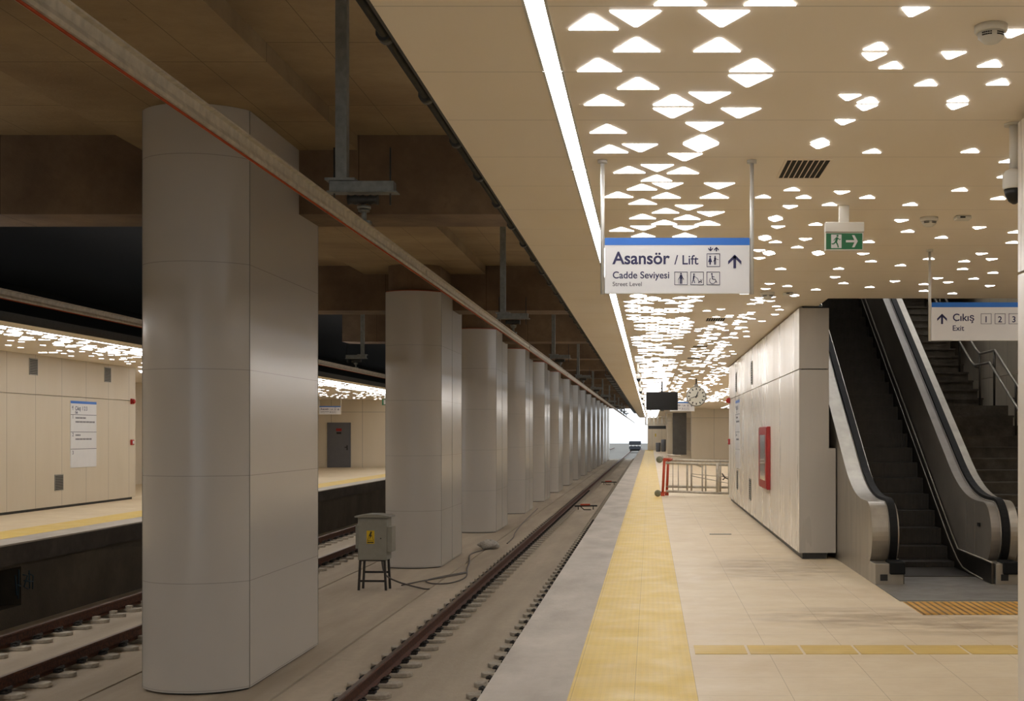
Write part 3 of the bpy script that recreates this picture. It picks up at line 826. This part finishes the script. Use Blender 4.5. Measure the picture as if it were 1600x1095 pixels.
# works wagon out on the track
e = empty('works_wagon', (-2.52, 205, BED+.27), 'grey works wagon standing on the near track outside the tunnel', 'wagon')
MB().box(-.95, .95, 0, 6, .25, .7).obj('underframe', 'wagon', e); MB().box(-.98, .98, .05, 6, .95, 1.55).obj('body', 'wagon', e, .08)
for x in (-.85, -.3, .3, .85): MB().box(x-.05, x+.05, 0, .1, .7, .95).obj('post', 'sign_white', e)
for y in (1, 5): MB().cyl((-.85, y, .15), (.85, y, .15), .19, 16).obj('wheelset', 'dark_pipe', e)

# ================================================================== TRACKSIDE ITEMS
e = empty('electrical_cabinet', (-5.31, 24.1, BED), 'grey electrical cabinet on iron legs with yellow warning label, between the columns', 'cabinet', rz=math.radians(-3))
MB().box(-.29, .27, -.18, .18, .585, 1.40).obj('body', 'cabinet_grey', e, .008)
MB().box(-.272, .252, -.186, -.179, .60, 1.38).obj('door', 'cabinet_grey', e, .004)
MB().prism([(-.34, 1.40), (.33, 1.40), (.33, 1.43), (.10, 1.465), (-.12, 1.465), (-.34, 1.43)], -.24, .22, 1).obj('lid', 'cabinet_grey', e, .006)
MB().box(.27, .365, -.15, .13, .74, 1.22).obj('side_box', 'cabinet_grey', e, .006)
MB().box(-.345, -.29, -.15, .13, .80, 1.26).obj('side_box', 'cabinet_grey', e, .006)
lb = MB().box(-.115, .035, -.190, -.186, .90, 1.15).obj('warning_label', 'yellow_label', e)
m = MB(); m.prism([(-.035, 1.13), (-.07, 1.04), (-.045, 1.045), (-.06, .98), (-.01, 1.065), (-.035, 1.06), (-.01, 1.13)], -.192, -.190, 1)
m.tube([(-.10, -.191, .96), (.02, -.191, .96), (-.04, -.191, 1.14), (-.10, -.191, .96)], .004, 6); m.box(-.10, .02, -.192, -.190, .915, .935)
m.obj('lightning_symbol', 'black_plastic', lb)
MB().cyl((.16, -.20, 1.0), (.16, -.18, 1.0), .012, 10).obj('lock', 'black_plastic', e)
for x, y in ((-.25, -.15), (.22, -.15), (-.25, .15), (.22, .15)):
    MB().prism([(x+(-.05 if x < 0 else .01), .0), (x+(-.01 if x < 0 else .05), 0), (x+.02, .585), (x-.02, .585)], y-.02, y+.02, 1).obj('leg', 'leg_iron', e)
MB().box(-.25, .22, -.165, -.135, .16, .20).box(-.25, .22, .135, .165, .30, .34).box(-.25, .22, -.165, .165, .56, .588).obj('cross_brace', 'leg_iron', e)
def cable(name, pts, r_, lab):
    # smooth catmull
    P = [Vector(p) for p in pts]; out = []
    for i in range(len(P)-1):
        a = P[max(i-1, 0)]; b = P[i]; c = P[i+1]; d = P[min(i+2, len(P)-1)]
        for k in range(8):
            t = k/8; out.append(.5*((2*b)+(c-a)*t+(2*a-5*b+4*c-d)*t*t+(3*b-a-3*c+d)*t**3))
    out.append(P[-1]); m = MB(); m.tube(out, r_, 8)
    return tag(m.obj(name, 'cable'), lab, 'cable')
B = BED+.02
cable('power_cable', [(-5.2, 24.15, BED+.60), (-5.12, 24.1, BED+.3), (-4.9, 24.3, BED+.12), (-4.4, 24.1, B), (-4.25, 24.0, B)], .016, 'thick grey cable hanging from the cabinet to the floor')
cable('loose_cable', [(-4.9, 24.6, B), (-4.6, 25.4, B), (-4.2, 26.2, B), (-3.95, 26.9, B), (-4.15, 26.6, B), (-4.55, 25.5, B), (-4.35, 24.9, B), (-4.0, 25.0, B), (-3.85, 26.0, B), (-4.05, 27.6, B), (-4.2, 29.0, B), (-4.45, 31.0, B), (-4.2, 32.5, B)], .014, 'loose grey cable looping on the track bed beside the second column')
cable('trailing_cable', [(-3.9, 34.0, B), (-3.95, 36.0, B), (-4.1, 38.0, B), (-4.3, 42.5, B), (-4.4, 46.0, B), (-4.5, 50, B)], .014, 'thin cable trailing along the foot of the third and fourth columns')
m = MB()
rnd = random.Random(3)
N, M_ = 20, 10
vs = []
for j in range(M_+1):
    ph = PI*j/M_
    for i in range(N):
        th = 2*PI*i/N
        rr = 1+.14*math.sin(3*th+j)+.10*math.sin(7*th+2*j)+rnd.uniform(-.06, .06)
        vs.append((.26*math.sin(ph)*math.cos(th)*rr, .34*math.sin(ph)*math.sin(th)*rr, max(0, .11+.12*math.cos(ph)*rr)))
fs = [(j*N+i, j*N+(i+1) % N, (j+1)*N+(i+1) % N, (j+1)*N+i) for j in range(M_) for i in range(N)]
m.add(vs, fs, True)
o = m.obj('crumpled_sack', 'sack'); o.location = (-4.22, 32.6, BED-.002)
tag(o, 'crumpled grey sack lying on the track bed past the second column', 'sack')
def trestle(loc, rz, lab):
    e = empty('metal_debris', loc, lab, 'debris', rz=rz)
    MB().box(-.45, .45, -.04, .04, .12, .18).obj('bar', 'leg_iron', e); MB().box(-.22, .16, -.06, .06, .18, .23).obj('orange_top', 'orange_paint', e)
    MB().tube([(-.2, 0, .12), (-.12, -.3, .02), (.15, -.35, .02)], .02, 6).tube([(-.3, .05, .13), (-.3, .05, 0)], .02, 6).tube([(.3, .05, .13), (.3, .05, 0)], .02, 6).obj('leg', 'leg_iron', e)
trestle((-2.55, 49.5, BED), .2, 'rusty orange-topped metal piece lying between the near rails, nearest of two')
trestle((-2.45, 74, BED), -.1, 'rusty metal piece lying between the near rails, farther of two')

# ================================================================== WALL ITEMS RIGHT
# fire hose cabinet
e = empty('fire_hose_cabinet', (WX, 21.2, .745), 'red fire hose cabinet with glass door mounted on the white wall', 'fire cabinet')
MB().box(-.06, -.001, -.72, .72, 0, 1.04).obj('case', 'red_paint', e, .006)
d = MB().box(-.072, -.061, -.70, .70, .02, .14).box(-.072, -.061, -.70, .70, .90, 1.02).box(-.072, -.061, -.70, -.50, .14, .90).box(-.072, -.061, .55, .70, .14, .90).obj('door', 'red_paint', e)
MB().box(-.068, -.063, -.50, .55, .14, .90).obj('glass', 'glass_dark', d)
MB().box(-.09, -.072, -.62, -.58, .45, .58).obj('handle', 'steel', d)
def wall_vent(loc, sx, w_, h, lab):
    e = empty('wall_vent', loc, lab, 'vent', 'small grilles in the wall panels')
    MB().box(0, sx*.012, -w_/2, w_/2, 0, h).obj('frame', 'grille', e)
    m = MB(); n = 9
    for i in range(n):
        z = .02+(h-.04)*(i+.15)/n; m.box(sx*.012, sx*.014, -w_/2+.02, w_/2-.02, z, z+(h-.04)/n*.55)
    m.obj('slot', 'vent_black', e)
wall_vent((WX, 24.6, .36), -1, .36, .42, 'small grille low in the right wall, nearer of the two')
wall_vent((WX, 28.2, .42), -1, .36, .42, 'small grille low in the right wall, farther of the two')
wall_vent((WX, 24.2, 2.62), -1, .30, .45, 'small grille high in the right wall, nearer of the two')
wall_vent((WX, 28.6, 2.62), -1, .30, .45, 'small grille high in the right wall, farther of the two')
def alarm(loc, sx, lab, kind):
    e = empty('fire_alarm_device', loc, lab, 'fire alarm')
    MB().box(0, sx*.05, -.07, .07, 0, .14).obj('case', 'red_paint', e, .01)
    if kind: MB().lathe((0, 0, .07), [(.06, sx*.05), (.05, sx*.09), (.02, sx*.10)], 16, 0).obj('sounder', 'red_paint', e)
    else: MB().box(sx*.05, sx*.055, -.035, .035, .035, .105).obj('press_plate', 'sign_white', e)
alarm((WX, 30.9, 2.42), -1, 'red alarm sounder high on the far end of the right wall', 1)
alarm((WX, 30.9, 1.40), -1, 'red alarm call point on the far end of the right wall', 0)
alarm((-13.2, 31.75, 2.42), 1, 'red alarm sounder high on the end of the left wall', 1)
alarm((-13.2, 31.75, 1.38), 1, 'red alarm call point lower on the end of the left wall', 0)
def info_board(loc, sx, wd, h, lab):
    e = empty('exit_information_board', loc, lab, 'sign')
    MB().box(0, sx*.012, 0, wd, 0, h).obj('board', 'sign_white', e)
    MB().box(sx*.012, sx*.014, 0, wd, h-.06, h).obj('blue_band', 'sign_blue', e)
    m = MB()
    for z in (.79, .53, .275): m.box(sx*.012, sx*.014, 0, wd, h*z, h*z+.012)
    m.obj('divider', 'sign_ink_grey', e)
    rot = (PI/2, 0, PI/2 if sx > 0 else -PI/2)
    def T(s, size, u, z, b=.002):
        y = u*wd if sx > 0 else (1-u)*wd
        text('lettering', s, size, (sx*.0125, y, h*z), 'sign_ink', e, rot, bold=b)
    T('↑', .10*wd, .04, .862, .003); T('Çıkış  1 2 3', .098*wd, .17, .862, .002); T('Exit', .06*wd, .17, .812)
    T('1', .09*wd, .06, .735); T('2', .09*wd, .06, .47); T('3', .09*wd, .06, .20)
    m = MB()
    for z, l in ((.735, .38), (.675, .74), (.475, .16), (.415, .60)):
        k = 0
        u = .18
        while u < .18+l:
            q = .018+.012*((k*7) % 3); y0, y1 = (u*wd, (u+q)*wd) if sx > 0 else ((1-u-q)*wd, (1-u)*wd)
            m.box(sx*.012, sx*.0135, y0, y1, h*z, h*z+.036); u += q+.012; k += 1
    m.obj('small_print', 'sign_ink_grey', e)
info_board((-13.2, 28.4, .89), 1, 1.32, 1.53, 'tall white exit information board with blue band on the left wall')
info_board((WX, 27.4, .89), -1, 1.32, 1.53, 'tall white exit information board with blue band on the right wall')
wall_vent((-13.2, 26.7, 2.92), 1, .36, .36, 'small square grille high in the left wall, left of two')
wall_vent((-13.2, 30.35, 2.92), 1, .36, .36, 'small square grille high in the left wall, right of two')
wall_vent((-13.2, 27.85, .40), 1, .40, .36, 'small square grille low in the left wall')
for y in (): pass
# grey steel door on the far platform
e = empty('door_1', (-15.45, 61.98, 0), 'grey steel service door in the end wall of the far platform', 'door'); 
for k_ in ('label', 'category'):
    if k_ in e: del e[k_]
e['kind'] = 'structure'
MB().box(-.53, .53, -.05, 0, 0, 2.18).obj('door_leaf', 'door_grey', e)
MB().box(-.58, -.53, -.06, 0, 0, 2.23).box(.53, .58, -.06, 0, 0, 2.23).box(-.58, .58, -.06, 0, 2.18, 2.23).obj('door_frame', 'door_grey', e)
MB().box(.30, .44, -.10, -.05, .98, 1.03).box(.38, .44, -.07, -.05, .86, 1.10).obj('door_handle', 'black_plastic', e)
MB().box(-.14, .14, -.055, -.05, 1.80, 1.94).obj('warning_notice', 'red_paint', e); MB().box(-.12, .12, -.055, -.05, 1.66, 1.76).obj('warning_text', 'black_plastic', e)
# far end door and bins
e = empty('door_2', (.55, Y1-.02, 0), '', 'door'); 
for k_ in ('label', 'category'):
    if k_ in e: del e[k_]
e['kind'] = 'structure'
MB().box(-.5, .5, -.04, 0, 0, 2.2).obj('door_leaf', 'wall_panel_x', e); MB().box(-.06, .06, -.05, -.04, 1.4, 1.7).obj('warning_notice', 'yellow_label', e)
for i, x in enumerate((.85, 1.35)):
    e = empty('litter_bin', (x-.1, 118, 0), 'dark litter bin against the far end wall, %s of two' % ('left', 'right')[i], 'bin')
    MB().lathe((0, 0, 0), [(.2, 0), (.22, .1), (.24, .8 + .3*i), (.22, .85 + .3*i)]).obj('body', 'door_grey', e)
# equipment hung at the far end of the platform
e = empty('slatted_fixture', (.35, 95, 2.35), 'distant grey slatted frame hanging low under the ceiling at the platform end', 'frame')
MB().box(-.75, .9, -.05, .05, 0, .06).box(-.75, .9, -.05, .05, .6, .66).obj('frame', 'aluminium', e)
for k in range(6): MB().box(-.75+k*.31, -.65+k*.31, -.04, .04, .06, .6).obj('slat', 'aluminium', e)
MB().box(-.5, .85, -.06, .06, -.3, -.06).obj('dark_board', 'black_plastic', e)
MB().cyl((.85, 0, .66), (.85, 0, CEIL-2.35), .03, 8).cyl((-.6, 0, .66), (-.6, 0, CEIL-2.35), .03, 8).box(-.5, -.44, -.02, .02, -.06, 0).box(.75, .81, -.02, .02, -.06, 0).obj('hanger', 'aluminium', e)

# graffiti scrawl on far platform side
m = MB(); gx = -9.895
for pts in ([(0, .32), (.05, .05)], [(.12, .38), (.10, 0)], [(0, .2), (.18, .16)], [(.26, .30), (.42, .28), (.30, .14), (.44, .10)], [(.48, .34), (.50, .1)], [(.46, .3), (.62, .26), (.60, .08)], [(.30, .22), (.62, .18)]):
    m.tube([(gx, 19.45-.0+p[0]*.9, -.92+p[1]*1.2) for p in pts], .012, 6)
tag(m.obj('graffiti_scrawl', 'graffiti'), 'small dark blue graffiti scrawl on the wall below the far platform', 'graffiti')

# ================================================================== FOLDED SCAFFOLD
e = empty('folded_scaffold', (0, 33, 0), 'folded aluminium scaffold lying on its side with orange end frame, blocking the platform', 'scaffold')
for i, (dx, y) in enumerate(((0, 0), (.11, .35))):
    f = MB().tube([(.33+dx, y, .06), (.375+dx, y, 1.02)], .035, 12).obj('orange_post', 'orange_paint', e)
    MB().box(.28+dx, .38+dx, y-.04, y+.04, .02, .12).obj('corner_bracket', 'orange_paint', f); MB().box(.34+dx, .44+dx, y-.04, y+.04, .94, 1.02).obj('corner_bracket', 'orange_paint', f)
MB().tube([(.37, .0, 1.0), (.58, .36, .98)], .03, 8).tube([(.33, 0, .1), (.45, .35, .12)], .03, 8).obj('orange_cross_bar', 'orange_paint', e)
for z in (.095, .985):
    wl = MB().lathe((.20 if z < .5 else .245, -.03, z), [(.03, 0), (.085, .004), (.09, .02), (.085, .05), (.03, .055)], 20, 1).obj('castor', 'wheel', e)
    MB().cyl((.20, 0, z), (.36, 0, z), .016, 8).box(.26, .30, -.03, .03, z-.03, z+.05).obj('castor_bracket', 'steel', e)
for z0, z1, y in ((.90, .82, 0), (.15, .06, 0), (.96, .92, .35), (.26, .22, .35)):
    MB().tube([(.42, y, z0), (2.75, y+.1, z1)], .034, 10).obj('side_rail', 'aluminium', e)
for i, (x, t) in enumerate(((.60, .012), (.75, .012), (.98, .026), (1.10, .026), (1.38, .02), (1.48, .022), (1.78, .04), (1.87, .03), (2.10, .045), (2.18, .028), (2.5, .04), (2.62, .04))):
    MB().cyl((x, .05 if i % 2 == 0 else .35, .12), (x, .05 if i % 2 == 0 else .35, .90), t, 10).obj('rung', 'aluminium', e)
MB().tube([(1.1, .1, .55), (2.6, .1, .25)], .012, 6).tube([(1.1, .2, .60), (2.0, .2, .52)], .010, 6).tube([(1.9, .1, .55), (2.6, .1, .42)], .014, 6).tube([(1.15, .3, .86), (1.4, .3, .78)], .02, 6).obj('diagonal_brace', 'aluminium', e)
MB().tube([(.45, .2, 1.10), (.80, .2, 1.08)], .022, 8).tube([(.45, .2, 1.10), (.45, .2, .95)], .02, 8).tube([(.32, .1, 1.08), (.36, .1, .98)], .025, 6).obj('locking_handle', 'aluminium', e)
MB().tube([(1.9, .04, .62), (1.98, .03, .50), (1.92, .04, .45)], .018, 6).tube([(1.95, .04, .52), (2.06, .03, .47)], .015, 6).obj('hook', 'leg_iron', e)
# thin loose bar on the platform
tag(MB().box(.98, 1.34, 20.6, 20.66, 0, .012).obj('metal_offcut', 'grille'), 'thin grey slat lying flat on the platform near the white wall', 'slat')

# ================================================================== ESCALATOR
T30 = math.tan(math.radians(30))
E = empty('escalator', (0, 0, 0), 'escalator with dark steps and brushed steel balustrades beside the white wall', 'escalator')
def hand_path(off, y_top=24.6):
    # centre line of handrail, offset inward by off
    pts = []; cy, cz, R = 14.25, .535, .40-off
    for a in range(262, 89, -8): pts.append((cy+R*math.cos(math.radians(a)), cz+R*math.sin(math.radians(a))))
    pts.append((cy, cz+R))
    zt = cz+R
    # blend to incline z = T30*y - 7.84 (minus off)
    inc = lambda y: T30*y-7.84-off*1.15
    yb = (zt+7.84+off*1.15)/T30; a = .75
    for k in range(0, 11):
        t = k/10; p0 = (yb-a, zt); p1 = (yb, zt); p2 = (yb+a*.87, inc(yb+a*.87))
        pts.append(((1-t)**2*p0[0]+2*t*(1-t)*p1[0]+t*t*p2[0], (1-t)**2*p0[1]+2*t*(1-t)*p1[1]+t*t*p2[1]))
    pts.append((y_top, inc(y_top)))
    return pts
def balustrade(xa, xb, xh, sgn):
    # sgn: +1 when steps lie towards +x
    g = empty('balustrade', (0, 0, 0), None, None); g.parent = E
    prof = hand_path(.05)
    body = prof + [(24.6, prof[-1][1]-1.9), (17.4, .0), (14.2, 0.0)]
    lo, hi = min(xa, xb), max(xa, xb)
    MB().prism(body, lo, hi, 0).obj('balustrade_body', 'steel' if sgn > 0 else 'panel_steel', g)
    # steel deck band following the curve, outside of the handrail
    band = hand_path(.035)
    x0, x1 = (xa-.005, xh-.055) if sgn > 0 else (xh+.055, xb+.005)
    m = MB(); n = len(band); inner = hand_path(.11)
    for i in range(n-1):
        a, b, c, d = band[i], band[i+1], inner[i+1], inner[i]
        vs = [(x, p[0], p[1]) for x in (x0, x1) for p in (a, b, c, d)]
        m.add(vs, [(0, 1, 5, 4), (1, 2, 6, 5), (2, 3, 7, 6), (3, 0, 4, 7), (0, 3, 2, 1), (4, 5, 6, 7)], False)
    m.obj('deck_band', 'steel', g)
    # bright guide beside the handrail
    for dx in (-.045, .045): MB().tube([(xh+dx, p[0], p[1]) for p in hand_path(.045)], .009, 6).obj('handrail_guide', 'steel', g)
    # handrail
    hp = hand_path(0.0)
    m = MB(); n = len(hp); hin = hand_path(.035)
    for i in range(n-1):
        a, b, c, d = hp[i], hp[i+1], hin[i+1], hin[i]
        vs = [(x, p[0], p[1]) for x in (xh-.04, xh+.04) for p in (a, b, c, d)]
        m.add(vs, [(0, 1, 5, 4), (1, 2, 6, 5), (2, 3, 7, 6), (3, 0, 4, 7), (0, 3, 2, 1), (4, 5, 6, 7)], False)
    m.obj('handrail', 'rubber', g)
    # newel base with handrail inlet
    nb = MB().box(xa-.004, xb+.004, 13.70, 14.5, .005, .235).obj('newel_base', 'steel', g, .006)
    MB().box(xh-.085, xh+.085, 13.66, 13.95, .12, .26).obj('handrail_inlet', 'rubber', nb, .015)
    MB().box(xa+.05, xa+.13, 13.692, 13.70, .05, .12).obj('socket', 'black_plastic', nb)
    return g
gl = balustrade(2.475, 2.775, 2.71, 1)
gr = balustrade(3.80, 4.10, 3.955, -1)
# skirts along the steps
def skirt_line(off=0, y1=24.6):
    pts = [(14.1, .012+off), (14.7, .03+off), (15.0, .05+off), (15.25, .12+off), (15.5, .235+off), (15.75, .36+off)]
    pts.append((y1, T30*y1-8.77+off)); return pts
for x0, x1, xt in ((2.776, 2.80, 2.803), (3.76, 3.784, 3.757)):
    up = [(13.75, .0), (13.75, .235), (15.30, .245), (15.6, .40)] + [(24.6, T30*24.6-8.62)]
    lo = [(24.6, T30*24.6-9.3), (16.3, .0)]
    MB().prism(up+lo, x0, x1, 0).obj('skirt_panel', 'dark_steel', E)
    MB().tube([((x0+x1)/2, p[0], p[1]+.006) for p in up[1:]], .012, 6).obj('skirt_trim', 'steel', E)
    MB().tube([(xt, p[0], p[1]+.006) for p in skirt_line()], .010, 6).obj('skirt_brush', 'steel', E)
for y in (14.55, 14.95): MB().box(3.781, 3.786, y, y+.008, .25, .86).obj('panel_joint', 'steel', E)
MB().box(3.775, 3.786, 14.33, 14.42, .60, .64).obj('start_button', 'black_plastic', E)
# steps
mat('step_metal', '4a453e', .45, .6, .3, 10)
m = MB()
def step_mesh():
    m = MB(); w0, w1 = 2.806, 3.754; D, R = .352, .2032
    m.box(w0, w1, 0.012, D+.02, -R, -.002)
    n = 48; p = (w1-w0)/n
    for i in range(n):
        x = w0+i*p; m.box(x, x+p*.5, 0, .012, -R, 0); m.box(x, x+p*.5, .012, D+.012, -.002, 0)
    return m
sm = step_mesh().mesh('step', 'step_metal')
for i in range(-1, 25):
    y = 15.745+.352*i; z = .245+.2032*i
    if i == -1: z = .085
    o = bpy.data.objects.new('step', sm); COL.objects.link(o); o.parent = E; o.location = (0, y, z)
    if i == -1: o.scale = (1, 1, .4)
MB().box(2.806, 3.754, 14.45, 15.40, .004, .018).obj('comb_plate', 'dark_steel', E)
MB().box(2.477, 4.3, 12.38, 14.46, .0005, .008).obj('landing_plate', 'floor_plate', E)
tag(MB().box(2.50, 4.25, 11.46, 12.33, -.01, .004).obj('tactile_plate', 'brass_tactile'), 'worn yellow ribbed tactile plate in front of the escalator', 'tactile plate')

# ================================================================== STAIRS
S = empty('staircase', (0, 0, 0), 'dark stone staircase with landing rising beside the escalator', 'staircase')
sx0, sx1 = 4.16, 5.72
y = 16.02; z = 0
def tread(y0, y1, z, zlow):
    m = MB().box(sx0, sx1, y0+.025, y1, zlow, z-.03); m.box(sx0, sx1+.01, y0, y1+.02, z-.03, z)
    m.obj('step', 'stair_stone', S)
for i in range(13):
    yy = 16.02+.33*i; zz = .1627*(i+1)
    if i == 12: break
    tread(yy, yy+.33, zz, max(0, zz-.5))
MB().box(sx0, sx1+.01, 16.02+.33*12, 21.48, 1.7, .1627*13).obj('landing', 'stair_stone', S)
for i in range(16):
    yy = 21.45+.33*i; zz = .1627*13+.165*(i+1)
    tread(yy, yy+.33 if i < 15 else yy+.2, zz, zz-.5)
# handrails
Hr = empty('stair_railing', (5.64, 0, 0), 'double steel stair railing with posts on the open side of the stairs', 'railing')
def rail_line(h):
    return [(16.0, -.08+h), (20.42, 2.13+h), (21.35, 2.13+h), (21.6, 2.22+h), (26.3, 2.22+4.7*.5+h)]
MB().tube([(0, p[0], p[1]) for p in rail_line(.90)], .021, 12).obj('top_rail', 'steel', Hr)
MB().tube([(-.09, p[0], p[1]) for p in rail_line(.70)], .021, 12).obj('lower_rail', 'steel', Hr)
for y in (16.4, 17.9, 19.25, 20.46, 21.35, 22.75, 24.3, 25.6):
    zf = 2.115 if 19.98 <= y <= 21.45 else (.1627*(int((y-16.02)/.33)+1) if y < 19.98 else 2.115+.165*(int((y-21.45)/.33)+1))
    zt = 2.13+.9 if 20.42 <= y <= 21.36 else (-.08+.9+(y-16)*.5 if y < 20.4 else 2.22+.9+(y-21.6)*.5)
    MB().cyl((0, y, zf-.002), (0, y, zt), .019, 10).cyl((0, y, zf-.002), (0, y, zf+.012), .05, 14).tube([(0, y, zt-.24), (-.09, y, zt-.22)], .010, 6).obj('post', 'dark_steel', Hr)
# fill lamps added out of sight above the escalator to brighten the shaft
for i, y in enumerate((19.0, 22.5, 26.0)):
    e = empty('hall_fill_lamp', (4.4, y, 8.998), '%s added fill lamp, unseen on the stair hall ceiling above the escalator' % ORD[i], 'lamp', 'added fill lamps of the stair hall')
    MB().box(-1.6, 1.6, -.1, .1, -.06, 0).obj('housing', 'pole_white', e); MB().box(-1.58, 1.58, -.08, .08, -.066, -.06).obj('diffuser', 'led_hall_fill', e)
# stair side stringer fill so it stands on something
MB().prism([(16.05, 0), (19.95, 1.75), (21.4, 1.75), (26.4, 4.25), (26.4, 0)], sx0+.05, sx1-.12, 0).obj('stair_core', 'stair_stone', S)
